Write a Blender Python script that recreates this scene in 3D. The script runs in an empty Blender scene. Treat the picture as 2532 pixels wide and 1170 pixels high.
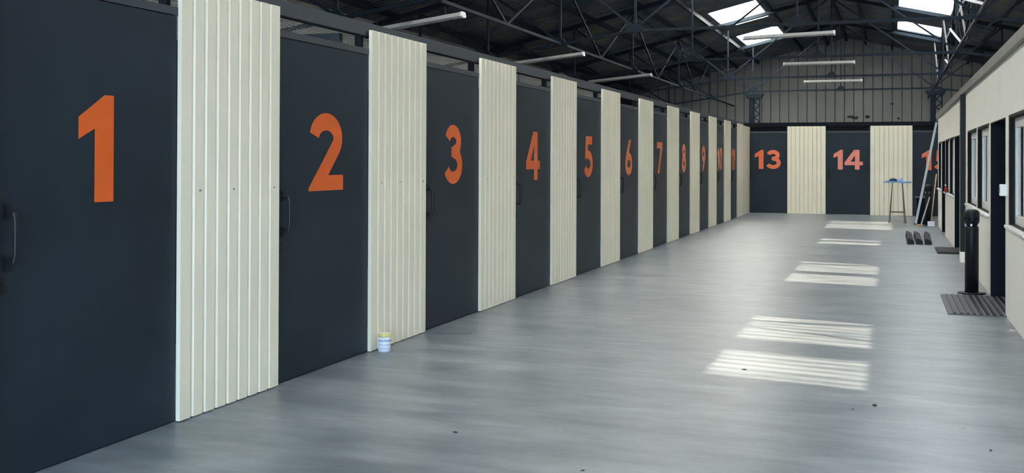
import bpy, math, random
from mathutils import Vector, Matrix
random.seed(7)
R = math.radians
sc = bpy.context.scene

# ------------------------------------------------------------------ camera
F_PX, CY = 2550.0, 380.54
YAW, PITCH, ROLL = 0.35068, 0.00628, 0.00378
cam_d = bpy.data.cameras.new('camera')
cam = bpy.data.objects.new('camera', cam_d)
sc.collection.objects.link(cam)
cam_d.sensor_fit = 'HORIZONTAL'
cam_d.sensor_width = 36.0
cam_d.lens = F_PX / 2532.0 * 36.0
cam_d.shift_y = -(585.0 - CY) / 2532.0
cam_d.clip_start = 0.05
cam_d.clip_end = 300
fw = Vector((-math.sin(YAW) * math.cos(PITCH), math.cos(YAW) * math.cos(PITCH), math.sin(PITCH)))
r0 = Vector((math.cos(YAW), math.sin(YAW), 0))
u0 = r0.cross(fw)
rr = r0 * math.cos(ROLL) + u0 * math.sin(ROLL)
uu = -r0 * math.sin(ROLL) + u0 * math.cos(ROLL)
M4 = Matrix((rr, uu, -fw)).transposed().to_4x4()
M4.translation = Vector((0, 0, 1.6))
cam.matrix_world = M4
sc.camera = cam

# ------------------------------------------------------------------ sky, sun, exposure
sc.view_settings.view_transform = 'Standard'
sc.view_settings.look = 'None'
sc.view_settings.gamma = 1.0
sc.view_settings.use_curve_mapping = False
sc.view_settings.exposure = 1.18
sc.cycles.use_denoising = True
sc.cycles.max_bounces = 10
sc.cycles.diffuse_bounces = 6
sc.cycles.transparent_max_bounces = 12
sc.cycles.sample_clamp_indirect = 8.0

world = bpy.data.worlds.new('daylight_sky')
sc.world = world
world.use_nodes = True
wn = world.node_tree
bg = wn.nodes['Background']
SKY = 7.5
SUN = 42.0
tc = wn.nodes.new('ShaderNodeTexCoord')
sep = wn.nodes.new('ShaderNodeSeparateXYZ')
ramp = wn.nodes.new('ShaderNodeValToRGB')
ramp.color_ramp.elements[0].position = 0.0
ramp.color_ramp.elements[0].color = (0.58, 0.79, 1.0, 1)
ramp.color_ramp.elements[1].position = 0.8
ramp.color_ramp.elements[1].color = (0.34, 0.58, 1.0, 1)
wn.links.new(tc.outputs['Generated'], sep.inputs[0])
wn.links.new(sep.outputs['Z'], ramp.inputs[0])
wn.links.new(ramp.outputs[0], bg.inputs['Color'])
bg.inputs['Strength'].default_value = SKY

SUN_DIR = Vector((0.588, -0.73, -1.0)).normalized()
sd = bpy.data.lights.new('sun', 'SUN')
sd.energy = SUN
sd.angle = R(0.53)
sd.color = (1.0, 0.94, 0.84)
so = bpy.data.objects.new('sun', sd)
so.rotation_euler = SUN_DIR.to_track_quat('-Z', 'Y').to_euler()
so.location = (-12, -8, 20)
sc.collection.objects.link(so)


# daylight portal in the open vehicle entrance behind the camera (adds no light, guides sampling)
def portal(name, loc, rot, sx, sy):
    l = bpy.data.lights.new(name, 'AREA')
    l.shape = 'RECTANGLE'
    l.size, l.size_y = sx, sy
    l.cycles.is_portal = True
    o = bpy.data.objects.new(name, l)
    o.location = loc
    o.rotation_euler = rot
    sc.collection.objects.link(o)


DOOR_X0, DOOR_X1, DOOR_H, FRONT_Y = -6.2, 3.0, 3.9, -4.0
portal('entrance_portal', ((DOOR_X0 + DOOR_X1) / 2, FRONT_Y, DOOR_H / 2), (R(90), 0, 0),
       DOOR_X1 - DOOR_X0, DOOR_H)

# ------------------------------------------------------------------ dimensions
XL, XR, YF, YG = -4.065, 1.142, 32.577, 44.6
Y1, P, PW, H = 5.2005, 2.4577, 1.0758, 2.681
RX, RZ, SL = -1.66, 6.70, 0.237           # ridge
WXL, WXR = -10.5, 7.2
TRUSS_Y = [7.4, 13.6, 19.8, 26.0, 32.2, 38.4]


def roof_z(x):
    return RZ - SL * abs(x - RX)


# ------------------------------------------------------------------ materials
def srgb(*c):
    return tuple(((v / 255) / 12.92 if v / 255 <= 0.04045 else ((v / 255 + 0.055) / 1.055) ** 2.4) for v in c) + (1,)


def mat(name, col, rough=0.5, metal=0.0, noise=0.0, nscale=4.0, bump=0.0, bscale=40.0, spec=0.5, stretch=None, coat=0.0):
    m = bpy.data.materials.new(name)
    m.use_nodes = True
    nt = m.node_tree
    b = nt.nodes['Principled BSDF']
    b.inputs['Base Color'].default_value = col
    b.inputs['Roughness'].default_value = rough
    b.inputs['Metallic'].default_value = metal
    b.inputs['Specular IOR Level'].default_value = spec
    b.inputs['Coat Weight'].default_value = coat
    t = nt.nodes.new('ShaderNodeTexCoord')
    mp = nt.nodes.new('ShaderNodeMapping')
    nt.links.new(t.outputs['Object'], mp.inputs[0])
    if stretch:
        mp.inputs['Scale'].default_value = stretch
    if noise:
        n = nt.nodes.new('ShaderNodeTexNoise')
        n.inputs['Scale'].default_value = nscale
        n.inputs['Detail'].default_value = 6
        nt.links.new(mp.outputs[0], n.inputs['Vector'])
        mr = nt.nodes.new('ShaderNodeMapRange')
        mr.inputs['From Min'].default_value = 0.3
        mr.inputs['From Max'].default_value = 0.7
        mr.inputs['To Min'].default_value = 1 - noise
        mr.inputs['To Max'].default_value = 1 + noise
        nt.links.new(n.outputs['Fac'], mr.inputs[0])
        mx = nt.nodes.new('ShaderNodeVectorMath')
        mx.operation = 'SCALE'
        mx.inputs[0].default_value = col[:3]
        nt.links.new(mr.outputs[0], mx.inputs['Scale'])
        nt.links.new(mx.outputs[0], b.inputs['Base Color'])
    if bump:
        n2 = nt.nodes.new('ShaderNodeTexNoise')
        n2.inputs['Scale'].default_value = bscale
        nt.links.new(mp.outputs[0], n2.inputs['Vector'])
        bp = nt.nodes.new('ShaderNodeBump')
        bp.inputs['Strength'].default_value = bump
        bp.inputs['Distance'].default_value = 0.01
        nt.links.new(n2.outputs['Fac'], bp.inputs['Height'])
        nt.links.new(bp.outputs[0], b.inputs['Normal'])
    return m


MAT = {}
MAT['door'] = mat('dark_door_paint', (0.016, 0.025, 0.034, 1), 0.44, noise=0.2, nscale=1.2, bump=0.05, bscale=60, spec=0.18)
MAT['cream'] = mat('cream_sheet_steel', (0.82, 0.755, 0.585, 1), 0.34, noise=0.03, nscale=2)
MAT['orange'] = mat('orange_paint', (0.72, 0.115, 0.014, 1), 0.27, noise=0.05, nscale=6)
MAT['steel'] = mat('navy_steel', (0.007, 0.014, 0.023, 1), 0.6, noise=0.2, nscale=3, spec=0.2)
MAT['beam'] = mat('dark_grey_steel', (0.030, 0.038, 0.045, 1), 0.5)
MAT['galv'] = mat('galvanised_wire', (0.22, 0.22, 0.21, 1), 0.5)
MAT['black'] = mat('black_metal', (0.005, 0.007, 0.010, 1), 0.5, spec=0.3)
MAT['blackdoor'] = mat('black_door_paint', (0.003, 0.006, 0.010, 1), 0.5, spec=0.12)
MAT['rubber'] = mat('dark_rubber', (0.022, 0.022, 0.024, 1), 0.8, bump=0.4, bscale=120)
MAT['trimgrey'] = mat('grey_flashing', (0.16, 0.155, 0.145, 1), 0.5, noise=0.15, nscale=5)
MAT['render'] = mat('cream_render_wall', (0.94, 0.90, 0.81, 1), 0.7, noise=0.02, nscale=3)
MAT['pvc'] = mat('white_window_frame', (0.84, 0.84, 0.80, 1), 0.35)
MAT['reveal'] = mat('dark_reveal_paint', (0.014, 0.014, 0.013, 1), 0.6, spec=0.2)
MAT['lamp'] = mat('lamp_housing_white', (0.38, 0.38, 0.36, 1), 0.4)
MAT['tube'] = mat('unlit_fluorescent_tube', (0.75, 0.76, 0.74, 1), 0.2)
MAT['leg'] = mat('dull_steel_leg', (0.12, 0.11, 0.10, 1), 0.5)
MAT['alu'] = mat('aluminium', (0.36, 0.36, 0.35, 1), 0.4, metal=0.6)
MAT['wood'] = mat('pale_wood', (0.55, 0.42, 0.22, 1), 0.6, noise=0.2, nscale=10)
MAT['blue'] = mat('pale_blue_cloth', (0.22, 0.36, 0.62, 1), 0.6, noise=0.3, nscale=14)
MAT['navy'] = mat('navy_cloth', (0.015, 0.03, 0.09, 1), 0.8)
MAT['white'] = mat('white_plastic', (0.75, 0.77, 0.82, 1), 0.4)
MAT['red'] = mat('red_plastic', (0.45, 0.03, 0.03, 1), 0.5)
MAT['paint_yellow'] = mat('pale_yellow_paint', (0.62, 0.55, 0.22, 1), 0.4)
MAT['label_blue'] = mat('blue_grey_print', (0.32, 0.36, 0.55, 1), 0.5)
MAT['tin'] = mat('tin_metal', (0.35, 0.34, 0.28, 1), 0.35, metal=0.8)
MAT['crumb'] = mat('dark_debris', (0.03, 0.022, 0.015, 1), 0.9)
MAT['screw'] = mat('dull_screw_steel', (0.28, 0.28, 0.26, 1), 0.5, metal=0.5)
MAT['white_bar'] = mat('white_bar_finish', (0.8, 0.8, 0.78, 1), 0.25, metal=0.2)
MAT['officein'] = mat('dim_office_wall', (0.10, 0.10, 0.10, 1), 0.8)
MAT['reflection_strip'] = mat('pale_reflection_strip', (0.30, 0.29, 0.27, 1), 0.8)
MAT['outside'] = mat('outside_paving', (0.30, 0.30, 0.30, 1), 0.9, noise=0.1)
MAT['wallstain'] = mat('dark_stain', (0.03, 0.03, 0.03, 1), 0.8)


def floor_mat():
    m = bpy.data.materials.new('grey_painted_concrete')
    m.use_nodes = True
    nt = m.node_tree
    N, L = nt.nodes, nt.links
    b = N['Principled BSDF']
    t = N.new('ShaderNodeTexCoord')
    mp = N.new('ShaderNodeMapping')
    mp.inputs['Scale'].default_value = (0.6, 1.9, 1)
    mp.inputs['Rotation'].default_value = (0, 0, 0.25)
    L.new(t.outputs['Object'], mp.inputs[0])
    n1 = N.new('ShaderNodeTexNoise')
    n1.inputs['Scale'].default_value = 1.3
    n1.inputs['Detail'].default_value = 8
    n1.inputs['Roughness'].default_value = 0.62
    n1.inputs['Distortion'].default_value = 0.5
    L.new(mp.outputs[0], n1.inputs['Vector'])
    n2 = N.new('ShaderNodeTexNoise')
    n2.inputs['Scale'].default_value = 5
    n2.inputs['Detail'].default_value = 6
    L.new(mp.outputs[0], n2.inputs['Vector'])
    cr = N.new('ShaderNodeValToRGB')
    e = cr.color_ramp.elements
    e[0].position, e[0].color = 0.30, (0.098, 0.121, 0.140, 1)
    e[1].position, e[1].color = 0.72, (0.235, 0.258, 0.272, 1)
    L.new(n1.outputs['Fac'], cr.inputs[0])
    mx = N.new('ShaderNodeMixRGB')
    mx.blend_type = 'MULTIPLY'
    mx.inputs[0].default_value = 0.6
    cr2 = N.new('ShaderNodeValToRGB')
    cr2.color_ramp.elements[0].position = 0.35
    cr2.color_ramp.elements[0].color = (0.72, 0.72, 0.72, 1)
    cr2.color_ramp.elements[1].position = 0.6
    cr2.color_ramp.elements[1].color = (1.05, 1.05, 1.05, 1)
    L.new(n2.outputs['Fac'], cr2.inputs[0])
    L.new(cr.outputs[0], mx.inputs[1])
    L.new(cr2.outputs[0], mx.inputs[2])
    L.new(mx.outputs[0], b.inputs['Base Color'])
    rr_ = N.new('ShaderNodeMapRange')
    rr_.inputs['To Min'].default_value = 0.30
    rr_.inputs['To Max'].default_value = 0.44
    L.new(n1.outputs['Fac'], rr_.inputs[0])
    L.new(rr_.outputs[0], b.inputs['Roughness'])
    b.inputs['Specular IOR Level'].default_value = 0.38
    bp = N.new('ShaderNodeBump')
    bp.inputs['Strength'].default_value = 0.12
    bp.inputs['Distance'].default_value = 0.01
    n3 = N.new('ShaderNodeTexNoise')
    n3.inputs['Scale'].default_value = 22
    n3.inputs['Detail'].default_value = 4
    L.new(t.outputs['Object'], n3.inputs['Vector'])
    L.new(n3.outputs['Fac'], bp.inputs['Height'])
    L.new(bp.outputs[0], b.inputs['Normal'])
    return m


def roof_mat():
    m = mat('dark_fibre_cement_roof', (0.012, 0.0115, 0.011, 1), 0.9)
    nt = m.node_tree
    N, L = nt.nodes, nt.links
    b = N['Principled BSDF']
    t = N.new('ShaderNodeTexCoord')
    w = N.new('ShaderNodeTexWave')
    w.bands_direction = 'Y'
    w.inputs['Scale'].default_value = 1.75
    w.inputs['Distortion'].default_value = 0.3
    L.new(t.outputs['Object'], w.inputs['Vector'])
    bp = N.new('ShaderNodeBump')
    bp.inputs['Strength'].default_value = 1.0
    bp.inputs['Distance'].default_value = 0.05
    L.new(w.outputs['Fac'], bp.inputs['Height'])
    L.new(bp.outputs[0], b.inputs['Normal'])
    n = N.new('ShaderNodeTexNoise')
    n.inputs['Scale'].default_value = 0.9
    n.inputs['Detail'].default_value = 8
    L.new(t.outputs['Object'], n.inputs['Vector'])
    cr = N.new('ShaderNodeValToRGB')
    cr.color_ramp.elements[0].position = 0.35
    cr.color_ramp.elements[0].color = (0.055, 0.085, 0.130, 1)
    cr.color_ramp.elements[1].position = 0.7
    cr.color_ramp.elements[1].color = (0.20, 0.18, 0.17, 1)
    L.new(n.outputs['Fac'], cr.inputs[0])
    L.new(cr.outputs[0], b.inputs['Base Color'])
    return m


def skylight_mat(name, tcol):
    m = bpy.data.materials.new(name)
    m.use_nodes = True
    nt = m.node_tree
    N, L = nt.nodes, nt.links
    N.remove(N['Principled BSDF'])
    out = N['Material Output']
    tr = N.new('ShaderNodeBsdfTransparent')
    tl = N.new('ShaderNodeBsdfTranslucent')
    tl.inputs['Color'].default_value = tcol
    tr.inputs['Color'].default_value = (0.95, 0.90, 0.78, 1)
    mix = N.new('ShaderNodeMixShader')
    t = N.new('ShaderNodeTexCoord')
    w = N.new('ShaderNodeTexWave')
    w.bands_direction = 'Y'
    w.inputs['Scale'].default_value = 1.75
    L.new(t.outputs['Object'], w.inputs['Vector'])
    mr = N.new('ShaderNodeMapRange')
    mr.inputs['To Min'].default_value = 0.84
    mr.inputs['To Max'].default_value = 0.95
    L.new(w.outputs['Fac'], mr.inputs[0])
    L.new(mr.outputs[0], mix.inputs[0])
    L.new(tr.outputs[0], mix.inputs[1])
    L.new(tl.outputs[0], mix.inputs[2])
    L.new(mix.outputs[0], out.inputs[0])
    return m


def gable_mat():
    m = mat('weathered_gable_panel', (0.29, 0.292, 0.28, 1), 0.7, noise=0.12, nscale=0.8)
    return m


def glass_mat():
    m = bpy.data.materials.new('window_glass')
    m.use_nodes = True
    b = m.node_tree.nodes['Principled BSDF']
    b.inputs['Base Color'].default_value = (0.75, 0.8, 0.8, 1)
    b.inputs['Transmission Weight'].default_value = 1.0
    b.inputs['Roughness'].default_value = 0.02
    b.inputs['IOR'].default_value = 1.45
    return m


MAT['floor'] = floor_mat()
MAT['roof'] = roof_mat()
MAT['sky_L'] = skylight_mat('brightened_cream_sheet', (0.86, 0.78, 0.62, 1))  # yellower left sheets, tinted brighter than the right to light the office wall
MAT['sky_R'] = skylight_mat('translucent_corrugated_sheet', (0.42, 0.39, 0.33, 1))
MAT['gable'] = gable_mat()
MAT['glass'] = glass_mat()


# ------------------------------------------------------------------ mesh helpers
class MB:
    def __init__(s):
        s.v, s.f = [], []

    def box(s, x0, x1, y0, y1, z0, z1):
        n = len(s.v)
        s.v += [(x0, y0, z0), (x1, y0, z0), (x1, y1, z0), (x0, y1, z0), (x0, y0, z1), (x1, y0, z1), (x1, y1, z1), (x0, y1, z1)]
        s.f += [tuple(n + i for i in q) for q in ((3, 2, 1, 0), (4, 5, 6, 7), (0, 1, 5, 4), (1, 2, 6, 5), (2, 3, 7, 6), (3, 0, 4, 7))]
        return s

    def prism(s, pts, a, b, axis='z'):
        """closed outline pts extruded from a to b along axis. z: pts (x,y); y: pts (x,z); x: pts (y,z)"""
        n, k = len(s.v), len(pts)
        for t in (a, b):
            for p in pts:
                s.v.append({'z': (p[0], p[1], t), 'y': (p[0], t, p[1]), 'x': (t, p[0], p[1])}[axis])
        s.f.append(tuple(n + i for i in reversed(range(k))))
        s.f.append(tuple(n + k + i for i in range(k)))
        for i in range(k):
            j = (i + 1) % k
            s.f.append((n + i, n + j, n + k + j, n + k + i))
        return s

    def bar(s, a, b, w, h=None, up=(0, 0, 1)):
        h = h or w
        a, b = Vector(a), Vector(b)
        d = (b - a).normalized()
        upv = Vector(up)
        if abs(d.dot(upv)) > 0.97:
            upv = Vector((0, 1, 0)) if abs(d.y) < 0.9 else Vector((1, 0, 0))
        sx = d.cross(upv).normalized()
        sy = sx.cross(d).normalized()
        n = len(s.v)
        for c in (a, b):
            for i, j in ((-1, -1), (1, -1), (1, 1), (-1, 1)):
                s.v.append(tuple(c + sx * (i * w / 2) + sy * (j * h / 2)))
        s.f += [tuple(n + i for i in q) for q in ((3, 2, 1, 0), (4, 5, 6, 7), (0, 1, 5, 4), (1, 2, 6, 5), (2, 3, 7, 6), (3, 0, 4, 7))]
        return s

    def tube(s, pts, r, k=10, closed=False):
        pts = [Vector(p) for p in pts]
        n0 = len(s.v)
        m = len(pts)
        prev = None
        rs = r if isinstance(r, (list, tuple)) else [r] * m
        for i, p in enumerate(pts):
            if closed:
                d = (pts[(i + 1) % m] - pts[i - 1]).normalized()
            else:
                d = (pts[min(i + 1, m - 1)] - pts[max(i - 1, 0)]).normalized()
            if prev is None:
                a = Vector((0, 0, 1)) if abs(d.z) < 0.9 else Vector((1, 0, 0))
                sx = d.cross(a).normalized()
            else:
                sx = (prev - d * prev.dot(d)).normalized()
            prev = sx
            sy = d.cross(sx)
            for j in range(k):
                an = 2 * math.pi * j / k
                s.v.append(tuple(p + sx * math.cos(an) * rs[i] + sy * math.sin(an) * rs[i]))
        for i in range(m if closed else m - 1):
            i2 = (i + 1) % m
            for j in range(k):
                s.f.append((n0 + i * k + j, n0 + i * k + (j + 1) % k, n0 + i2 * k + (j + 1) % k, n0 + i2 * k + j))
        if not closed:
            s.f.append(tuple(n0 + j for j in reversed(range(k))))
            s.f.append(tuple(n0 + (m - 1) * k + j for j in range(k)))
        return s

    def lathe(s, prof, cx=0, cy=0, k=28):
        n0 = len(s.v)
        for (r, z) in prof:
            for j in range(k):
                a = 2 * math.pi * j / k
                s.v.append((cx + r * math.cos(a), cy + r * math.sin(a), z))
        for i in range(len(prof) - 1):
            for j in range(k):
                s.f.append((n0 + i * k + j, n0 + i * k + (j + 1) % k, n0 + (i + 1) * k + (j + 1) % k, n0 + (i + 1) * k + j))
        s.f.append(tuple(n0 + j for j in reversed(range(k))))
        s.f.append(tuple(n0 + (len(prof) - 1) * k + j for j in range(k)))
        return s

    def cells(s, us, vs, hole, fn):
        """grid of solid cells (breaks us x vs); hole(uc, vc) -> True where open; fn(u, v, side) -> xyz; side 0 front, 1 back"""
        solid = {}
        for i in range(len(us) - 1):
            for j in range(len(vs) - 1):
                solid[i, j] = not hole((us[i] + us[i + 1]) / 2, (vs[j] + vs[j + 1]) / 2)
        idx = {}

        def V(i, j, k):
            if (i, j, k) not in idx:
                idx[i, j, k] = len(s.v)
                s.v.append(tuple(fn(us[i], vs[j], k)))
            return idx[i, j, k]
        for (i, j), ok in solid.items():
            if not ok:
                continue
            s.f.append((V(i, j, 0), V(i + 1, j, 0), V(i + 1, j + 1, 0), V(i, j + 1, 0)))
            s.f.append((V(i, j + 1, 1), V(i + 1, j + 1, 1), V(i + 1, j, 1), V(i, j, 1)))
            if not solid.get((i - 1, j)):
                s.f.append((V(i, j, 0), V(i, j + 1, 0), V(i, j + 1, 1), V(i, j, 1)))
            if not solid.get((i + 1, j)):
                s.f.append((V(i + 1, j + 1, 0), V(i + 1, j, 0), V(i + 1, j, 1), V(i + 1, j + 1, 1)))
            if not solid.get((i, j - 1)):
                s.f.append((V(i + 1, j, 0), V(i, j, 0), V(i, j, 1), V(i + 1, j, 1)))
            if not solid.get((i, j + 1)):
                s.f.append((V(i, j + 1, 0), V(i + 1, j + 1, 0), V(i + 1, j + 1, 1), V(i, j + 1, 1)))
        return s

    def build(s, name, m, parent=None, smooth=False, bevel=0.0):
        me = bpy.data.meshes.new(name)
        me.from_pydata(s.v, [], s.f)
        import bmesh
        bm = bmesh.new()
        bm.from_mesh(me)
        bmesh.ops.recalc_face_normals(bm, faces=bm.faces)
        bm.to_mesh(me)
        bm.free()
        if smooth:
            for p in me.polygons:
                p.use_smooth = len(p.vertices) == 4
        me.materials.append(m)
        o = bpy.data.objects.new(name, me)
        sc.collection.objects.link(o)
        if parent:
            o.parent = parent
        if bevel:
            b = o.modifiers.new('bevel', 'BEVEL')
            b.width = bevel
            b.segments = 2
            b.limit_method = 'ANGLE'
        return o


def tag(o, label=None, cat=None, group=None, kind=None):
    if label:
        o['label'] = label
    if cat:
        o['category'] = cat
        if o.name.startswith(('storage_door', 'steel_post', 'steel_column')):
            o['kind'] = 'thing'
    if group:
        o['group'] = group
    if kind:
        o['kind'] = kind
    return o


def empty(name, loc=(0, 0, 0), rz=0.0, label=None, cat=None, group=None, kind=None):
    o = bpy.data.objects.new(name, None)
    o.empty_display_size = 0.2
    o.location = loc
    o.rotation_euler = (0, 0, rz)
    sc.collection.objects.link(o)
    return tag(o, label, cat, group, kind)


def struct(o, label=None):
    o['kind'] = 'structure'
    if label:
        o['label'] = label
    return o


def copy_tree(o, parent=None):
    c = o.copy()
    sc.collection.objects.link(c)
    c.parent = parent
    for ch in list(o.children):
        copy_tree(ch, c)
    return c


# ------------------------------------------------------------------ the shell
fl = MB().box(WXL - 0.3, WXR + 0.3, FRONT_Y - 0.2, YG + 0.2, -0.2, 0.0).build('floor', MAT['floor'])
struct(fl, 'grey painted concrete floor')
gr = MB().box(-60, 60, -60, FRONT_Y - 0.2, -0.25, -0.02).build('ground', MAT['outside'])
struct(gr, 'paving outside the entrance')

# roof with skylight openings
SK = []   # (x0, x1, y0, y1)
VX = (-4.99, -3.62)
VR = (0.26, 1.69)
NX = (-4.84, -3.80)
# near sheets, each fixed either side of a rafter
for y0, y1 in ((5.5, 6.6), (7.3, 8.7), (11.75, 12.85), (13.42, 14.87), (18.12, 19.22), (19.52, 21.10), (24.95, 26.35)):
    SK.append((NX[0], NX[1], y0 + 0.42, y1 + 0.42, 'L'))
for y0, y1 in ((30.25, 33.72), (36.15, 39.5)):
    SK.append((VX[0], VX[1], y0, y1, 'L'))
for y0, y1 in ((0.0, 2.6), (5.9, 9.1), (11.9, 15.3), (18.0, 21.3), (23.6, 27.0), (29.7, 33.2), (36.1, 38.6)):
    SK.append((VR[0], VR[1], y0, y1, 'R'))
us = sorted({WXL - 0.2, RX, WXR + 0.2} | {k[0] for k in SK} | {k[1] for k in SK})
vs = sorted({FRONT_Y - 0.1, YG + 0.1} | {k[2] for k in SK} | {k[3] for k in SK})
roof = MB().cells(us, vs, lambda u, v: any(k[0] < u < k[1] and k[2] < v < k[3] for k in SK),
                  lambda u, v, k: (u, v, roof_z(u) + (0.07 if k else 0.0))).build('ceiling', MAT['roof'])
struct(roof, 'dark corrugated gable roof')
names = {('L', 30.25): 'large left skylight nearest the viewer of the two seen', ('L', 36.15): 'far left skylight behind the long lamp',
         ('R', 29.7): 'large right skylight cut by the top of the photo', ('R', 36.1): 'narrow far right skylight'}
for i, (x0, x1, y0, y1, side) in enumerate(SK):
    g = MB()
    nseg = 6
    n = len(g.v)
    for j in range(2):
        y = (y0, y1)[j]
        g.v += [(x0, y, roof_z(x0) + 0.04), (x1, y, roof_z(x1) + 0.04)]
    g.f.append((0, 1, 3, 2))
    o = g.build('window_%d' % (20 + i), MAT['sky_' + side])
    struct(o, 'translucent roof sheet, ' + names.get((side, y0), 'part of the row of skylights'))

# outer walls
wl = MB().box(WXL - 0.2, WXL, FRONT_Y, 35.0, 0, roof_z(WXL)).build('wall_left', mat('cream_outer_wall', (0.80, 0.76, 0.66, 1), 0.7))
struct(wl, 'cream outer wall of the hall')
wl2 = MB().box(WXL - 0.2, WXL, 35.0, YG, 0, roof_z(WXL)).build('wall_left_end', MAT['steel'])
struct(wl2, 'dark end of the outer wall')
wr = MB().box(WXR, WXR + 0.2, FRONT_Y, YG, 0, roof_z(WXR)).build('wall_right_outer', MAT['beam'])
struct(wr, 'dark outer wall beyond the offices')
# gable wall: ribbed vertical panels
prof = []
x = WXL - 0.1
while x < WXR:
    prof += [(x, YG), (x + 0.335, YG), (x + 0.337, YG + 0.07), (x + 0.368, YG + 0.07)]
    x += 0.37
g = MB()
n = len(prof)
top = [roof_z(p[0]) + 0.04 for p in prof]
for (px, py) in prof:
    g.v.append((px, py, 0))
for (px, py), z in zip(prof, top):
    g.v.append((px, py, z))
for i in range(n - 1):
    g.f.append((i, i + 1, n + i + 1, n + i))
gw = g.build('wall_far', MAT['gable'])
gw.data.materials.append(mat('dark_seam_shade', (0.13, 0.13, 0.13, 1), 0.8))  # dark colour on the seam recesses stands in for their shade
for i_, p_ in enumerate(gw.data.polygons):
    if i_ % 4 in (1, 2, 3):
        p_.material_index = 1
sol = gw.modifiers.new('solid', 'SOLIDIFY')
sol.thickness = 0.05
sol.offset = 1.0
struct(gw, 'grey ribbed gable wall')
# stains on the gable
for k, (sx, sz, w_, h_) in enumerate(((-1.5, 3.44, 0.20, 0.07), (-1.30, 3.40, 0.16, 0.08), (-0.84, 3.44, 0.12, 0.10), (0.35, 3.36, 0.07, 0.06), (0.1, 3.95, 0.1, 0.03))):
    g = MB()
    pts = []
    for a in range(11):
        an = 2 * math.pi * a / 11
        r_ = random.uniform(0.6, 1.0)
        pts.append((sx + w_ * math.cos(an) * r_, sz + h_ * math.sin(an) * r_))
    g.prism(pts, YG - 0.006, YG - 0.001, 'y')
    o = g.build('wall_patch', MAT['wallstain'])
    tag(o, None, None, None, 'structure')
# front wall with the open vehicle entrance
us = [WXL - 0.2, DOOR_X0, RX, DOOR_X1, WXR + 0.2]
fwm = MB().cells(us, [0, DOOR_H, 4.5], lambda u, v: DOOR_X0 < u < DOOR_X1 and v < DOOR_H,
                 lambda u, v, k: (u, FRONT_Y - (0.15 if k else 0.0), (v if v < 4.5 else roof_z(u)))).build('wall_front', MAT['gable'])
struct(fwm, 'entrance wall behind the viewer')

# ------------------------------------------------------------------ digits (unit height 1)
def ribbon(g, pts, t, d0, d1, S):
    n = len(pts)
    L, Rr = [], []
    for i, p in enumerate(pts):
        a = Vector(pts[max(i - 1, 0)])
        b = Vector(pts[min(i + 1, n - 1)])
        d = (b - a).normalized()
        nn = Vector((-d.y, d.x))
        L.append(Vector(p) + nn * t / 2)
        Rr.append(Vector(p) - nn * t / 2)
    k = len(g.v)
    for dd in (d0, d1):
        for q in L + Rr:
            g.v.append((q.x * S, -dd, q.y * S))
    m = 2 * n
    for i in range(n - 1):
        g.f.append((k + i, k + i + 1, k + n + i + 1, k + n + i))
        g.f.append((k + m + i, k + m + n + i, k + m + n + i + 1, k + m + i + 1))
        g.f.append((k + i, k + m + i, k + m + i + 1, k + i + 1))
        g.f.append((k + n + i + 1, k + m + n + i + 1, k + m + n + i, k + n + i))
    g.f.append((k, k + n, k + m + n, k + m))
    e = n - 1
    g.f.append((k + n + e, k + e, k + m + e, k + m + n + e))


def arc(cx, cy, rx, ry, a0, a1, k=22):
    return [(cx + rx * math.cos(R(a0 + (a1 - a0) * i / k)), cy + ry * math.sin(R(a0 + (a1 - a0) * i / k))) for i in range(k + 1)]


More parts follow.
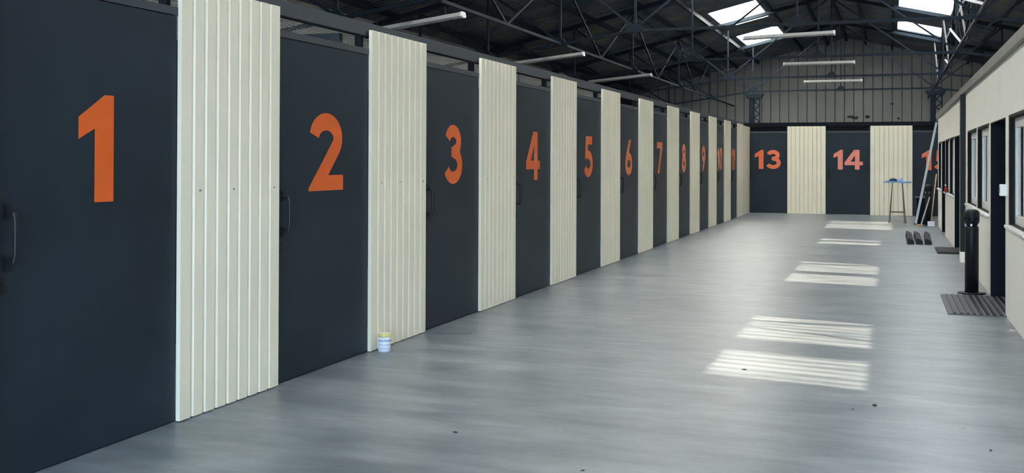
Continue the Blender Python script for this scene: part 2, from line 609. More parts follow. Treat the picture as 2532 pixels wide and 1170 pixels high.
def glyph(ch):
    """returns (polygons, ribbons[(pts, thickness)], width)"""
    t = 0.205
    if ch == '1':
        return [[(0, 0.785), (0.33, 1.0), (0.45, 1.0), (0.45, 0), (0.205, 0), (0.205, 0.685), (0, 0.585)]], [], 0.45
    if ch == '2':
        a = arc(0.43, 0.685, 0.30, 0.212, 172, -28)
        return [[(0, 0), (0.87, 0), (0.87, 0.20), (0.37, 0.20), (0.21, 0.252), (0.0, 0.04)]], [(a + [(0.29, 0.17)], t + 0.02)], 0.87
    if ch == '3':
        return [], [(arc(0.40, 0.72, 0.235, 0.175, 165, -90) , t), (arc(0.40, 0.32, 0.285, 0.215, 90, -158), t),
                    ([(0.33, 0.54), (0.44, 0.54)], 0.17)], 0.79
    if ch == '4':
        return [[(0.50, 0), (0.72, 0), (0.72, 1.0), (0.50, 1.0)], [(0, 0.22), (0.88, 0.22), (0.88, 0.40), (0, 0.40)],
                [(0.0, 0.24), (0.0, 0.36), (0.45, 1.0), (0.58, 1.0), (0.58, 0.84), (0.24, 0.33), (0.22, 0.24)]], [], 0.88
    if ch == '5':
        return [[(0.16, 0.80), (0.72, 0.80), (0.72, 1.0), (0.16, 1.0)], [(0.12, 0.44), (0.32, 0.48), (0.35, 0.98), (0.16, 1.0)]], \
               [(arc(0.38, 0.325, 0.30, 0.225, 118, -155), t)], 0.79
    if ch in '69':
        ring = arc(0.41, 0.315, 0.30, 0.215, 0, 360, 36)
        dg = [(0.175, 0.46), (0.60, 1.0)]
        pg = [(0.02, 0.42), (0.42, 1.0), (0.68, 1.0), (0.30, 0.50), (0.12, 0.34)]
        if ch == '6':
            return [pg], [(ring, t)], 0.82
        return [[(0.82 - a, 1 - b) for a, b in pg]], [([(0.82 - a, 1 - b) for a, b in ring], t)], 0.82
    if ch == '7':
        return [[(0, 0.80), (0.82, 0.80), (0.82, 1.0), (0, 1.0)], [(0.12, 0.0), (0.38, 0.0), (0.82, 0.84), (0.56, 0.84)]], [], 0.82
    if ch == '8':
        return [], [(arc(0.38, 0.735, 0.225, 0.165, 0, 360, 36), t), (arc(0.38, 0.30, 0.275, 0.20, 0, 360, 36), t)], 0.76
    if ch == '0':
        return [], [(arc(0.40, 0.5, 0.29, 0.395, 0, 360, 40), t)], 0.80


def add_number(text, uc, z0, hgt, d, parent):
    """numerals as thin painted relief on the local front (-y) of a door"""
    gl = [glyph(c) for c in text]
    gap = 0.09
    tw = (sum(q[2] for q in gl) + gap * (len(gl) - 1)) * hgt
    u = uc - tw / 2
    for c, (polys, ribs, w_) in zip(text, gl):
        g = MB()
        e = 0.0
        for pl in polys:
            g.prism([(a * hgt, b * hgt) for a, b in pl], -d, -(d + 0.002 + e), 'y')
            e += 0.0002
        for pts, t in ribs:
            ribbon(g, pts, t, d, d + 0.002 + e, hgt)
            e += 0.0002
        o = g.build('numeral', MAT['orange'], parent)
        o.location = (u, 0, z0)
        o['label'] = 'orange painted numeral ' + c
        u += w_ * hgt + gap * hgt


# ------------------------------------------------------------------ cream corrugated panels
def panel_mesh(w, h, nrib):
    """front on local -y"""
    pts = [(0, 0.0)]
    p = w / nrib
    out = -0.020
    pts = [(0.0, 0.010), (0.0, out)]
    for i in range(nrib):
        if i:
            c = i * p
            pts += [(c - 0.020, out), (c - 0.012, 0.003), (c - 0.004, 0.003), (c + 0.013, out)]
    pts += [(w, out), (w, 0.010)]
    g = MB()
    k = len(pts)
    for z in (0.006, h):
        for q in pts:
            g.v.append((q[0], q[1], z))
    for i in range(k):
        j = (i + 1) % k
        g.f.append((i, j, k + j, k + i))
    g.f.append(tuple(range(k)))
    g.f.append(tuple(k + i for i in range(k)))
    return g


def panel(loc, rz, label, w=PW, h=H, group=None, post=True, nrib=9, screws=True):
    t = empty('cladding_panel', loc, rz, label, 'cladding panel', group)
    panel_mesh(w, h, nrib).build('ribbed_sheet', MAT['cream'], t)
    if screws:
        for u in (w * 0.17, w * 0.5, w * 0.94):
            g = MB()
            g.lathe([(0.0, 0), (0.007, 0), (0.007, 0.004), (0.003, 0.006)], k=10)
            o = g.build('screw', MAT['screw'], t)
            o.rotation_euler = (R(90), 0, 0)
            o.location = (u, -0.020, 1.405)
    return t


def storage_door(num, loc, rz, w, label):
    t = empty('storage_door', loc, rz, label, 'storage door')
    MB().box(0.006, w - 0.006, 0.012, 0.052, 0.008, 2.47).build('door_leaf', MAT['door'], t, bevel=0.003)
    leaf = t.children[-1]
    MB().box(0.0, w, 0.008, 0.058, 2.475, 2.525).build('head_rail', MAT['beam'], t)
    MB().box(w - 0.045, w - 0.004, 0.062, 0.12, 0, 2.634).build('support_post', MAT['black'], t)
    # D pull handle
    g = MB()
    u = 0.095
    g.tube([(u, -0.035, 1.335), (u, -0.045, 1.30), (u, -0.047, 1.25), (u, -0.047, 1.17), (u, -0.045, 1.12), (u, -0.035, 1.085)], 0.011, 8)
    g.bar((u, 0.012, 1.325), (u, -0.038, 1.325), 0.02)
    g.bar((u, 0.012, 1.095), (u, -0.038, 1.095), 0.02)
    g.box(u - 0.02, u + 0.02, 0.004, 0.013, 1.30, 1.375)
    g.box(u - 0.02, u + 0.02, 0.004, 0.013, 1.045, 1.12)
    g.build('handle', MAT['black'], leaf)
    g = MB()
    g.box(0.006, 0.07, 0.002, 0.013, 0.985, 1.02)
    g.tube([(0.024, 0.004, 1.0), (0.024, -0.014, 0.99), (0.024, -0.016, 0.962)], 0.006, 8)
    g.box(0.008, 0.040, -0.024, -0.006, 0.940, 0.975)
    g.build('lock', MAT['black'], leaf)
    add_number(num, w / 2 + 0.01, 1.362, 0.59, -0.0115, leaf)
    return t


RZL = R(90)
DW = P - PW
NW = 'one two three four five six seven eight nine ten eleven twelve'.split()
words = {1: 'nearest the viewer', 2: 'second from the front', 3: 'third along the left row'}
for k in range(11):
    ys = Y1 + k * P
    lab = 'dark grey storage door marked with an orange numeral %s, %s' % (NW[k], words.get(k + 1, 'on the left row'))
    storage_door(str(k + 1), (XL, ys - DW, 0), RZL, DW, lab)
    lab = 'cream ribbed metal panel between doors %s and %s' % (NW[k], NW[k + 1]) if k < 10 else \
        'cream ribbed metal panel in the far left corner after door eleven'
    panel((XL, ys, 0), RZL, lab, group='cream panels of the left row')
panel((XL, Y1 - P, 0), RZL, 'cream ribbed metal panel before door one, beyond the left edge', group='cream panels of the left row')
# rest of the row towards the entrance
struct(MB().box(XL - 0.08, XL, FRONT_Y, Y1 - P - 0.01, 0, 2.64).build('wall_left_row', MAT['door']), 'dark row front beside the viewer')
# corner return between the left row and the back row
ylast = Y1 + 10 * P + PW
struct(MB().box(XL - 0.06, XL - 0.002, ylast, YF + 0.05, 0.005, 2.66).build('wall_corner', MAT['cream']), 'cream corner strip')
# top beam over the left row
g = MB()
yb0, yb1 = FRONT_Y, YF - 1.0
g.box(XL - 0.085, XL - 0.03, yb0, yb1, 2.635, 2.745)
g.box(XL - 0.12, XL - 0.085, yb0, yb1, 2.735, 2.745)
g.box(XL - 0.12, XL - 0.085, yb0, yb1, 2.635, 2.645)
struct(g.build('beam_left', MAT['beam']), 'long dark grey beam above the left row')

# back row of units: (from, to, kind)
FX = [(-4.13, -2.93, 'd', '13'), (-2.93, -1.81, 'p', 'a'), (-1.81, -0.53, 'd', '14'), (-0.53, 0.64, 'p', 'b'), (0.64, 1.92, 'd', '15'), (1.92, 3.02, 'p', 'c')]
for a, b, kd, nm in FX:
    if kd == 'd':
        lab = {'13': 'dark navy storage door marked thirteen on the back row', '14': 'dark navy storage door marked fourteen, middle of the back row',
               '15': 'dark navy storage door marked fifteen, half hidden by the office'}[nm]
        t = storage_door(nm, (a, YF, 0), 0, b - a, lab)
        for ch in t.children:
            if ch.name.startswith('door_leaf'):
                pass
    else:
        lab = {'a': 'cream ribbed panel on the back row between doors thirteen and fourteen', 'b': 'cream ribbed panel behind the tall round table, right of door fourteen',
               'c': 'cream ribbed panel right of door fifteen behind the office'}[nm]
        panel((a, YF, 0), 0, lab, w=b - a, h=2.67, group='cream panels of the back row')
struct(MB().box(-4.5, 4.4, YF + 0.02, YF + 0.12, 2.665, 2.79).build('beam_far', MAT['blackdoor']), 'black beam over the back row')
struct(MB().box(3.03, 4.4, YF, YF + 0.08, 0, 2.66).build('wall_back_row', MAT['blackdoor']), 'dark end of the back row')
struct(MB().box(-4.14, 3.03, YF + 0.10, YF + 0.16, 2.52, 2.67).build('trim_1', MAT['blackdoor']), 'dark fascia behind the back row header')
# back walls of the storage units and wire mesh lids
struct(MB().box(-7.6, -7.52, FRONT_Y, YF + 4, 0, 2.55).build('wall_units_rear', MAT['beam']), 'rear wall of the left storage units')
g = MB()
for i in range(42):
    xx = XL - 0.13 - i * 0.08
    g.box(xx - 0.002, xx + 0.002, 2.8, 16.5, 2.640, 2.6435)
yy = 2.8
while yy < 16.5:
    g.box(-7.5, XL - 0.12, yy - 0.002, yy + 0.002, 2.6435, 2.647)
    yy += 0.08
o = g.build('wire_mesh_lid', MAT['galv'])
tag(o, 'wire mesh lid over the left storage units, seen above doors 2 and 3', 'wire mesh')
for yy in (7.4, 13.6, 19.8, 26.0):
    struct(MB().box(-7.5, XL - 0.13, yy - 0.03, yy + 0.03, 0, 2.63).build('wall_unit_divider', MAT['beam']))

# ------------------------------------------------------------------ office wall on the right
OY0, OY1 = 3.0, 27.6
WIN = [(8.35, 9.85), (10.02, 11.50), (13.80, 15.42), (15.72, 17.35), (20.95, 22.30), (22.62, 23.95), (25.85, 27.25)]
WZ0, WZ1 = 0.97, 2.045
ODR = [(11.90, 13.52), (19.40, 20.70), (24.25, 25.60)]
us = sorted({OY0, OY1} | {a for w_ in WIN + ODR for a in w_})
vs = [0, WZ0, WZ1, 2.07, 2.68]


def ohole(u, v):
    return any(a < u < b and WZ0 < v < WZ1 for a, b in WIN) or any(a < u < b and v < 2.07 for a, b in ODR)


struct(MB().cells(us, vs, ohole, lambda u, v, k: (XR + (0.16 if k else 0.0), u, v)).build('wall_right', MAT['render']), 'bright cream office wall')
struct(MB().box(XR, 4.4, OY1, OY1 + 0.14, 0, 2.68).build('wall_office_end', MAT['render']), 'end wall of the office')
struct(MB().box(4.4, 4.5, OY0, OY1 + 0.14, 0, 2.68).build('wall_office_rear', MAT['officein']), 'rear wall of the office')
struct(MB().box(XR - 0.055, 4.5, OY0, OY1 + 0.16, 2.682, 2.79).build('ceiling_office', MAT['trimgrey']), 'grey roof edge of the office')
struct(MB().box(XR, 4.4, OY0 - 0.1, OY0, 0, 2.68).build('wall_office_near', MAT['render']), 'near end of the office')
RZR = R(-90)


def u_of(y):       # local x along the office wall, origin at y = 0, local x = -Y
    return -y


wlabels = ['beyond the right edge', 'at the right edge of the photo, nearest the viewer', 'just past the open black doorway', 'second past the doorway, behind the black ash column',
           'beyond the black pilaster, after the second door', 'second beyond the black pilaster', 'farthest along the office wall']
for i, (a, b) in enumerate(WIN):
    w = empty('window_%d' % (i + 1), (XR, b, 0), RZR, 'white framed office window ' + wlabels[i], None, None, 'structure')
    W_ = b - a
    g = MB()
    t_ = 0.006
    dep = 0.10
    g.box(0, t_, 0.0, dep, WZ0, WZ1).box(W_ - t_, W_, 0.0, dep, WZ0, WZ1).box(t_, W_ - t_, 0.0, dep, WZ1 - t_, WZ1).box(t_, W_ - t_, 0.0, dep, WZ0, WZ0 + t_)
    # dark surround on the wall face
    g.box(-0.02, 0.06, -0.008, 0.0, WZ0, WZ1 + 0.03).box(0.06, W_ + 0.02, -0.008, 0.0, WZ1, WZ1 + 0.03)
    g.build('window_reveal', MAT['reveal'], w)
    g = MB()
    fw_ = 0.095
    y0, y1 = 0.045, 0.095
    g.box(t_, t_ + fw_, y0, y1, WZ0 + t_, WZ1 - t_).box(W_ - t_ - fw_, W_ - t_, y0, y1, WZ0 + t_, WZ1 - t_)
    g.box(t_ + fw_, W_ - t_ - fw_, y0, y1, WZ0 + t_, WZ0 + t_ + fw_).box(t_ + fw_, W_ - t_ - fw_, y0, y1, WZ1 - t_ - fw_, WZ1 - t_)
    g.box(W_ / 2 - 0.04, W_ / 2 + 0.04, y0 + 0.002, y1, WZ0 + t_ + fw_, WZ1 - t_ - fw_)
    wf = g.build('window_frame', MAT['pvc'], w, bevel=0.004)
    MB().box(t_ + fw_, W_ - t_ - fw_, 0.068, 0.074, WZ0 + t_ + fw_, WZ1 - t_ - fw_).build('pane', MAT['glass'], wf)
    MB().box(-0.03, W_ + 0.03, -0.05, 0.0, WZ0 - 0.035, WZ0 - 0.002).build('window_sill', MAT['pvc'], w, bevel=0.006)
    MB().box(t_ + fw_, W_ * 0.22, 0.25, 0.27, WZ0 + 0.02, WZ1).build('reflection_strip', MAT['reflection_strip'], w)  # pale strip added behind the glass for its grey reflections
dlabels = ['open black doorway beside the ribbed mat', 'black office doorway by the small dark mat', 'black office doorway farthest away']
for i, (a, b) in enumerate(ODR):
    w = empty('door_%d' % (i + 1), (XR, b, 0), RZR, dlabels[i], None, None, 'structure')
    W_ = b - a
    g = MB()
    g.box(0.0, 0.012, -0.006, 0.42, 0, 2.068).box(W_ - 0.012, W_, 0.0, 0.42, 0, 2.068).box(0.012, W_ - 0.012, 0.0, 0.42, 2.056, 2.068)
    g.build('door_lining', MAT['blackdoor'], w)
    dl = MB().box(0.012, W_ - 0.012, 0.38, 0.42, 0.002, 2.056).build('door_leaf', MAT['blackdoor'], w)
    g = MB()
    g.tube([(W_ - 0.14, 0.38, 1.02), (W_ - 0.14, 0.33, 1.02), (W_ - 0.26, 0.33, 1.02)], 0.009, 8)
    g.box(W_ - 0.16, W_ - 0.12, 0.37, 0.381, 0.90, 1.10)
    g.build('door_handle', MAT['alu'], dl)
# black steel post against the office wall
t = empty('steel_post', (XR - 0.04, 17.98, 0), 0, 'black square steel post standing against the office wall', 'post')
MB().box(-0.035, 0.035, -0.10, 0.10, 0.17, 2.678).build('shaft', MAT['black'], t)
MB().box(-0.036, 0.036, -0.12, 0.12, 0.0, 0.17).build('plinth', MAT['render'], t)
# small white electric box at the doorway jamb
t = empty('switch_box', (XR, 11.80, 1.31), RZR, 'small white switch box on the jamb beside the open black doorway', 'switch box')
MB().box(-0.05, 0.05, -0.065, 0.0, -0.06, 0.06).build('casing', MAT['pvc'], t, bevel=0.006)
MB().box(-0.02, 0.02, -0.070, -0.064, -0.03, 0.03).build('rocker_button', MAT['trimgrey'], t)


# ------------------------------------------------------------------ trusses
NODES = [-10.4, -9.32, -7.78, -6.22, -4.68, -3.14, -1.62, -0.10, 1.46, 3.0, 4.56, 6.1, 7.1]


def chord_z(x):
    d = abs(x + 1.62)
    return 4.15 if d <= 3.1 else 4.15 - (d - 3.1) * 0.145


def truss(y, label):
    t = empty('roof_truss', (0, y, 0), 0, label, 'roof truss', 'dark roof trusses across the hall')
    st = MAT['steel']
    top = lambda x: roof_z(x) - 0.20
    e0, e1 = NODES[0], NODES[-1]
    for a, b in ((e0, RX), (RX, e1)):
        g = MB()
        g.bar((a, 0, top(a) + 0.05), (b, 0, top(b) + 0.05), 0.16, 0.10)
        g.build('top_chord', st, t)
    g = MB()
    for a, b in zip(NODES[:-1], NODES[1:]):
        g.bar((a, 0, chord_z(a)), (b, 0, chord_z(b)), 0.07, 0.055)
    g.build('bottom_chord', st, t)
    for x in NODES[1:-1]:
        if x in (-3.14, -0.10):
            continue
        MB().bar((x, 0, chord_z(x) + 0.03), (x, 0, top(x) + 0.02), 0.042).build('upright', st, t)
        z = chord_z(x)
        w = 0.24 if x in (-4.68, 1.46) else 0.17
        MB().prism([(x - w, z - 0.035), (x + w, z - 0.035), (x + w * 0.8, z + 0.03), (x + 0.05, z + 0.13), (x - 0.05, z + 0.13), (x - w * 0.8, z + 0.03)],
                   -0.045, 0.045, 'y').build('gusset_plate', st, t)
    diag = [(-4.68, -6.22), (-6.22, -7.78), (-7.78, -9.32), (-9.32, -10.4), (1.46, 3.0), (3.0, 4.56), (4.56, 6.1), (6.1, 7.1), (-4.68, RX), (1.46, RX)]
    for b, a in diag:
        MB().bar((b, 0.0, chord_z(b) + 0.04), (a, 0.0, top(a) + 0.02), 0.042).build('diagonal_brace', st, t)
    return t


tl = ['sixth from the grey gable, over doors 2 and 3', 'fifth from the grey gable, beside the nearest left lamp', 'fourth from the grey gable, carrying the large lamp at the skylight',
      'third from the grey gable, carrying the upper middle lamp', 'second from the grey gable, carrying the lowest middle lamp', 'next to the grey gable, standing on two columns']
first = truss(TRUSS_Y[0], 'dark roof truss ' + tl[0])
for y, l in zip(TRUSS_Y[1:], tl[1:]):
    c = copy_tree(first)
    c.location = (0, y, 0)
    c['label'] = 'dark roof truss ' + l
# purlins and ridge
for i, x in enumerate([-9.9, -8.6, -7.3, -6.05, -5.2, -3.4, -2.4, -1.66, -0.9, 0.1, 1.85, 2.9, 4.2, 5.5, 6.7]):
    o = MB().box(-0.04, 0.04, FRONT_Y + 0.05, YG - 0.02, -0.14, -0.015).build('purlin', MAT['steel'])
    o.location = (x, 0, roof_z(x))
    tag(o, 'long dark steel purlin under the roof, running the length of the hall', 'purlin', 'roof purlins')
# longitudinal ties with bracing between the trusses
for x, lab in ((-6.22, 'left side'), (1.46, 'right side above the office')):
    t = empty('longitudinal_brace', (x, 0, 0), 0, 'dark lengthwise tie with slanted braces, ' + lab, 'brace')
    zc = chord_z(x)
    zt = roof_z(x) - 0.22
    MB().bar((0, TRUSS_Y[0], zc + 0.02), (0, YG - 0.05, zc + 0.02), 0.05).build('tie', MAT['steel'], t)
    for a, b in zip(TRUSS_Y[:-1], TRUSS_Y[1:]):
        m_ = (a + b) / 2
        MB().bar((0, a, zt), (0, m_, zc + 0.02), 0.04).build('slanted_brace', MAT['steel'], t)
        MB().bar((0, m_, zc + 0.02), (0, b, zt), 0.04).build('slanted_brace', MAT['steel'], t)
# columns at the last truss
for x, lab in ((-4.68, 'left dark column rising behind door 13 to the last truss'), (1.46, 'right dark column behind door 15 up to the last truss')):
    t = empty('steel_column', (x, 38.4, 0), 0, lab, 'column')
    MB().box(-0.13, 0.05, -0.11, 0.11, 0, 3.90).build('shaft', MAT['steel'], t)
    g = MB()
    for k in range(13):
        z = 0.3 + k * 0.29
        g.bar((0.05, 0, z), (0.24, 0, z + 0.14), 0.035).bar((0.24, 0, z + 0.14), (0.05, 0, z + 0.28), 0.035)
    g.bar((0.24, 0, 0), (0.24, 0, 3.9), 0.04)
    g.build('lattice', MAT['steel'], t)
    MB().prism([(-0.20, 3.90), (0.30, 3.90), (0.38, 4.06), (-0.30, 4.06)], -0.16, 0.16, 'y').build('bracket', MAT['steel'], t)

# ------------------------------------------------------------------ lamps
def lamp_proto():
    t = empty('fluorescent_lamp', (0, 0, 0), 0)
    L2 = 0.80
    g = MB()
    g.prism([(-0.055, 0.0), (0.055, 0.0), (0.075, -0.055), (0.03, -0.075), (-0.03, -0.075), (-0.075, -0.055)], -L2, L2, 'x')
    g.build('housing', MAT['lamp'], t)
    for e0_, e1_ in ((-L2 - 0.03, -L2), (L2, L2 + 0.03)):
        MB().prism([(-0.06, 0.004), (0.06, 0.004), (0.08, -0.06), (0.03, -0.082), (-0.03, -0.082), (-0.08, -0.06)], e0_, e1_, 'x').build('end_cap', MAT['white'], t)
    for u in (-0.62, -0.31, 0.0, 0.31, 0.62):
        o = MB().lathe([(0.012, -0.082), (0.012, -0.074)], u, 0, 10).build('clip', MAT['black'], t)
    for u in (-0.55, 0.55):
        MB().bar((u, 0, 0.0), (u, 0, 0.13), 0.012).build('hanger', MAT['steel'], t)
    return t


LP = [((-6.5, 13.5, 3.60), -7.0, 'long white fluorescent lamp above door 3, nearest of the left row'),
      ((-6.52, 19.7, 3.67), -6.0, 'white fluorescent lamp above door 5, middle of the left row'),
      ((-6.52, 25.9, 3.76), -5.0, 'white fluorescent lamp above door 7, farthest of the left row'),
      ((-1.76, 19.7, 3.97), -1.5, 'large white fluorescent lamp crossing the left skylight'),
      ((-1.60, 25.9, 4.01), 0.0, 'white fluorescent lamp in the middle, against the gable'),
      ((-1.58, 32.1, 4.03), 0.0, 'small lowest white lamp in the middle, farthest away')]
lp0 = lamp_proto()
for i, (loc, tilt, lab) in enumerate(LP):
    o = lp0 if i == 0 else copy_tree(lp0)
    o.location = loc
    o.rotation_euler = (0, R(tilt), 0)
    tag(o, lab, 'lamp', 'fluorescent lamps under the trusses')
# tilted white bars at the right nodes
for (x0, z0, x1, z1, y, lab) in ((1.24, 4.46, 1.54, 4.36, 19.7, 'tilted white bar at the top right edge of the photo'),
                                 (1.31, 4.69, 1.56, 4.35, 25.9, 'tilted white bar right of the far skylight'),
                                 (1.50, 4.55, 1.62, 4.38, 32.1, 'tiny tilted white bar above the right column')):
    t = empty('tilted_bar', ((x0 + x1) / 2, y, (z0 + z1) / 2), 0, lab, 'strip light')
    dx, dz = (x1 - x0) / 2, (z1 - z0) / 2
    MB().bar((-dx, 0, -dz), (dx, 0, dz), 0.07, 0.05).build('housing', MAT['white_bar'], t)
    MB().bar((dx, 0, dz), (dx + 0.03, 0.0, dz - 0.02), 0.05).build('end_cap', MAT['steel'], t)
# hanging cables
for x0, x1, y, lab in ((1.30, 1.62, 19.9, 'thin hanging cable loop at the top right, near the skylight'), (1.50, 1.78, 26.1, 'thin hanging cable loop beside the tilted white bar')):
    pts = []
    for i in range(17):
        a = math.pi * i / 16
        pts.append((x0 + (x1 - x0) * (1 - math.cos(a)) / 2, y, 5.75 - 1.35 * math.sin(a) ** 0.55))
    o = MB().tube(pts, 0.012, 6).build('cable', MAT['beam'], None, True)
    tag(o, lab, 'cable')

# ------------------------------------------------------------------ things on the floor
# paint can
t = empty('paint_can', (XL + 0.105, 7.74, 0), 0, 'small white paint can with a yellow rim by the panel after door 2', 'paint can')
MB().lathe([(0.050, 0.0), (0.054, 0.004), (0.054, 0.122), (0.052, 0.126), (0.054, 0.130), (0.054, 0.150), (0.047, 0.150), (0.045, 0.135)], k=32).build('can_body', MAT['white'], t, True)
MB().lathe([(0.0548, 0.122), (0.0556, 0.124), (0.0556, 0.151), (0.049, 0.153), (0.047, 0.146), (0.044, 0.140)], k=32).build('rim', MAT['paint_yellow'], t, True)
g = MB()
for z0, z1 in ((0.088, 0.100), (0.058, 0.063), (0.028, 0.031)):
    k = 26
    n = len(g.v)
    for z in (z0, z1):
        for j in range(k + 1):
            a = R(-125 + 190 * j / k) - 0.2
            g.v.append((0.0547 * math.cos(a), 0.0547 * math.sin(a), z))
    for j in range(k):
        g.f.append((n + j, n + j + 1, n + k + 2 + j, n + k + 1 + j))
g.build('printed_label', MAT['label_blue'], t)
g = MB()
g.tube([(0.0555 * math.cos(R(a)) , 0.0555 * math.sin(R(a)), 0.118 - 0.035 * math.sin(R(a + 90) / 1.0) ** 2) for a in range(-90, 91, 15)], 0.0015, 6)
g.build('wire_handle', MAT['tin'], t)


# ash column
def ash_column(loc, rz, label, group=None):
    t = empty('ash_column', loc, rz, label, 'ash column', group)
    MB().lathe([(0.16, 0.0), (0.16, 0.012), (0.10, 0.018)], k=32).build('base_plate', MAT['black'], t, True)
    MB().lathe([(0.078, 0.012), (0.078, 0.80), (0.072, 0.815)], k=32).build('tube_body', MAT['black'], t, True)
    MB().lathe([(0.055, 0.81), (0.062, 0.83), (0.085, 0.87), (0.088, 0.90), (0.088, 0.985), (0.075, 1.01), (0.04, 1.025)], k=32).build('head', MAT['black'], t, True)
    g = MB()
    for a in (200, 250, 300):
        ca, sa = math.cos(R(a)), math.sin(R(a))
        g.bar((0.083 * ca, 0.083 * sa, 0.915), (0.094 * ca, 0.094 * sa, 0.915), 0.035, 0.03)
    g.build('vent_rim', MAT['blackdoor'], t)
    g = MB()
    for a in (185, 262):
        ca, sa = math.cos(R(a)), math.sin(R(a))
        g.bar((0.060 * ca, 0.060 * sa, 0.835), (0.079 * ca, 0.079 * sa, 0.835), 0.022, 0.03)
    g.build('lock_plate', MAT['alu'], t)
    return t


ash_column((0.945, 13.72, 0), 0, 'tall round black ash column behind the ribbed mat')
ash_column((0.93, 28.05, 0), 0.4, 'far round black ash column among the items leaning near door 15')

# mats
t = empty('door_mat', (0.58, 11.74, 0), 0, 'black ribbed door mat in front of the open black doorway', 'mat')
w_, l_ = 0.72, 1.70
g = MB().box(0, w_, 0, l_, 0.001, 0.010)
g.build('mat_base', mat('mat_base_grey', (0.11, 0.11, 0.115, 1), 0.8), t)
g = MB()
for i in range(11):
    x = 0.055 + i * 0.0635
    g.box(x, x + 0.03, 0.02, l_ - 0.02, 0.010, 0.020)
g.build('rib_strips', MAT['black'], t)
t = empty('door_mat', (0.79, 19.45, 0), 0, 'small plain dark mat at the second office doorway', 'mat')
MB().box(0, 0.55, 0, 1.15, 0.001, 0.03).build('mat_base', MAT['rubber'], t, bevel=0.01)
MB().box(0.05, 0.50, 0.05, 1.10, 0.030, 0.036).build('mat_pile', MAT['rubber'], t)

# wedge shaped ramp strips
for x, yaw, lab in ((0.395, 0.0, 'left dark wedge strip of three lying on the floor by the office'), (0.555, 0.0, 'middle dark wedge strip of three lying on the floor'),
                    (0.715, -0.02, 'right dark wedge strip of three, slightly turned')):
    t = empty('wedge_strip', (x, 21.5, 0), yaw, lab, 'wedge strip', 'three dark wedge strips on the floor')
    MB().prism([(-0.068, 0.0), (0.068, 0.0), (0.055, 0.07), (-0.03, 0.115), (-0.05, 0.11)], 0, 2.3, 'y').build('wedge_body', MAT['rubber'], t, bevel=0.006)
    MB().prism([(-0.064, 0.002), (0.064, 0.002), (0.052, 0.066), (-0.03, 0.110), (-0.047, 0.105)], -0.012, 0.0, 'y').build('end_face', MAT['black'], t)

# bar table
t = empty('bar_table', (0.20, 28.7, 0), 0, 'tall round table with pale blue top on four thin legs', 'table')
MB().lathe([(0.33, 1.055), (0.345, 1.06), (0.345, 1.085), (0.33, 1.09)], k=40).build('tabletop', MAT['blue'], t, True)
for sx, sy in ((-1, -1), (1, -1), (-1, 1), (1, 1)):
    a, b = (0.12 * sx, 0.12 * sy, 1.06), (0.21 * sx + (0.03 if sy > 0 else 0) * -sx, 0.21 * sy, 0.0)
    MB().tube([a, b], 0.010, 8).build('leg', MAT['leg'], t, True)
pts = [(0.185 * sx, 0.185 * sy, 0.29) for sx, sy in ((-1, -1), (1, -1), (1, 1), (-1, 1))]
g = MB()
for i in range(4):
    g.tube([pts[i], pts[(i + 1) % 4]], 0.009, 8)
g.build('foot_rail', MAT['leg'], t)
# cap and gloves / cloth on the table
t = empty('work_cap', (0.10, 28.62, 1.09), 0, 'dark navy cap lying on the pale blue table', 'cap')
MB().lathe([(0.095, 0.0), (0.098, 0.02), (0.085, 0.055), (0.05, 0.075), (0.01, 0.08)], k=24).build('crown', MAT['navy'], t, True)
MB().prism([(-0.02, 0.0), (-0.17, 0.002), (-0.175, 0.012), (-0.02, 0.02)], -0.07, 0.07, 'y').build('brim', MAT['navy'], t)
g = MB()
n_ = 10
for i in range(n_):
    for j in range(n_):
        u, v = i / (n_ - 1), j / (n_ - 1)
        g.v.append((0.16 * (u - 0.5), 0.14 * (v - 0.5), 0.012 + 0.10 * math.sin(math.pi * u) * math.sin(math.pi * v) * (0.7 + 0.3 * math.sin(7 * u + 5 * v))))
for i in range(n_ - 1):
    for j in range(n_ - 1):
        k = i * n_ + j
        g.f.append((k, k + 1, k + n_ + 1, k + n_))
o = g.build('cloth', MAT['blue'], None, True)
md = o.modifiers.new('solid', 'SOLIDIFY')
md.thickness = 0.01
o.location = (0.27, 28.58, 1.085)
tag(o, 'crumpled pale blue cloth on the tall table beside the cap', 'cloth')

# ladder rails leaning on the office corner
t = empty('leaning_rail', (0, 0, 0), 0, 'long grey aluminium rail leaning against the office corner', 'rail')
MB().bar((0.62, 27.85, 0.012), (1.115, 28.0, 2.60), 0.055, 0.03, (0, 1, 0)).build('rail_profile', MAT['alu'], t)
MB().bar((0.612, 27.85, 0.0), (0.625, 27.853, 0.05), 0.065, 0.045, (0, 1, 0)).build('rail_foot', MAT['black'], t)
t = empty('short_rail', (0, 0, 0), 0, 'short pale rod leaning in front of the black crate', 'rod')
MB().bar((0.74, 27.66, 0.01), (0.95, 27.80, 0.72), 0.03, 0.02, (0, 1, 0)).build('rod_profile', MAT['alu'], t)
MB().bar((0.60, 27.62, 0.02), (0.78, 27.70, 0.02), 0.06, 0.035, (0, 0, 1)).build('wood_block', MAT['wood'], t)
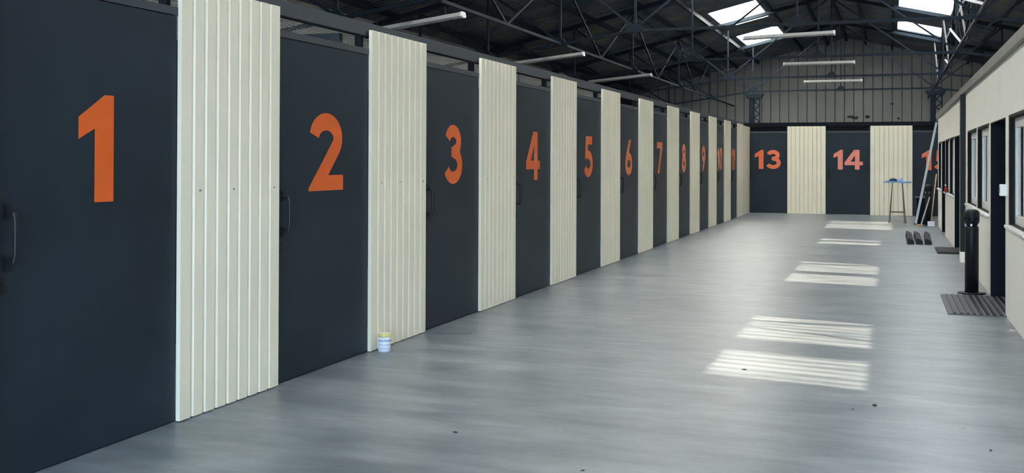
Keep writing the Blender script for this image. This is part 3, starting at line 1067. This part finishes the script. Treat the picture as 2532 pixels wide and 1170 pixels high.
# crate
t = empty('black_crate', (0.79, 28.62, 0), 0.08, 'black crate with a grey lid standing by door 15', 'crate')
MB().prism([(-0.12, 0.0), (0.14, 0.0), (0.17, 0.66), (-0.15, 0.66)], -0.15, 0.15, 'y').build('crate_body', MAT['blackdoor'], t, bevel=0.01)
MB().box(-0.165, 0.185, -0.165, 0.165, 0.66, 0.70).build('crate_lid', MAT['beam'], t, bevel=0.008)
# broom
t = empty('broom', (0, 0, 0), 0, 'yellow wooden broom handle leaning on the office wall end', 'broom')
MB().tube([(0.98, 27.72, 0.10), (1.10, 27.66, 1.30)], 0.014, 8).build('broom_handle', MAT['wood'], t, True)
MB().box(0.90, 1.06, 27.70, 27.76, 0.0, 0.12).build('broom_head', MAT['white'], t)
# red item on the sill
t = empty('red_bottle', (XR - 0.045, 23.1, WZ0 - 0.004), 0, 'small red spray bottle on the far office window sill', 'bottle')
MB().lathe([(0.025, 0.0), (0.025, 0.10), (0.012, 0.12), (0.010, 0.14)], k=16).build('bottle_body', MAT['red'], t, True)
MB().box(-0.02, 0.012, -0.010, 0.010, 0.14, 0.165).build('spray_head', MAT['pvc'], t)

# crumbs and dry leaves on the floor
for x, y, s, lab in ((-0.09, 7.18, 0.030, 'dark dry leaf curled on the open floor right of centre'), (-1.04, 8.05, 0.024, 'dark crumb lying inside the near sun patch'),
                     (-2.39, 5.58, 0.020, 'small dark crumb on the near floor in front of door 2'), (0.53, 6.29, 0.022, 'dark crumb near the bottom right corner'),
                     (-0.22, 7.02, 0.012, 'tiny dark crumb beside the curled leaf'), (-1.48, 5.13, 0.016, 'tiny dark crumb at the bottom edge, middle'),
                     (0.42, 6.75, 0.010, 'tiny dark crumb near the right side of the floor')):
    g = MB()
    k = 7
    g.v.append((0, 0, s * 0.35))
    for j in range(k):
        a = 2 * math.pi * j / k
        r_ = s * random.uniform(0.5, 1.0)
        g.v.append((r_ * math.cos(a), r_ * math.sin(a) * 0.6, 0.001 + s * 0.15 * (j % 2)))
    g.v.append((0, 0, 0.0))
    for j in range(k):
        g.f.append((0, 1 + j, 1 + (j + 1) % k))
        g.f.append((k + 1, 1 + (j + 1) % k, 1 + j))
    o = g.build('floor_crumb', MAT['crumb'])
    o.location = (x, y, 0.001)
    o.rotation_euler = (0, 0, random.uniform(0, 3))
    tag(o, lab, 'crumb')
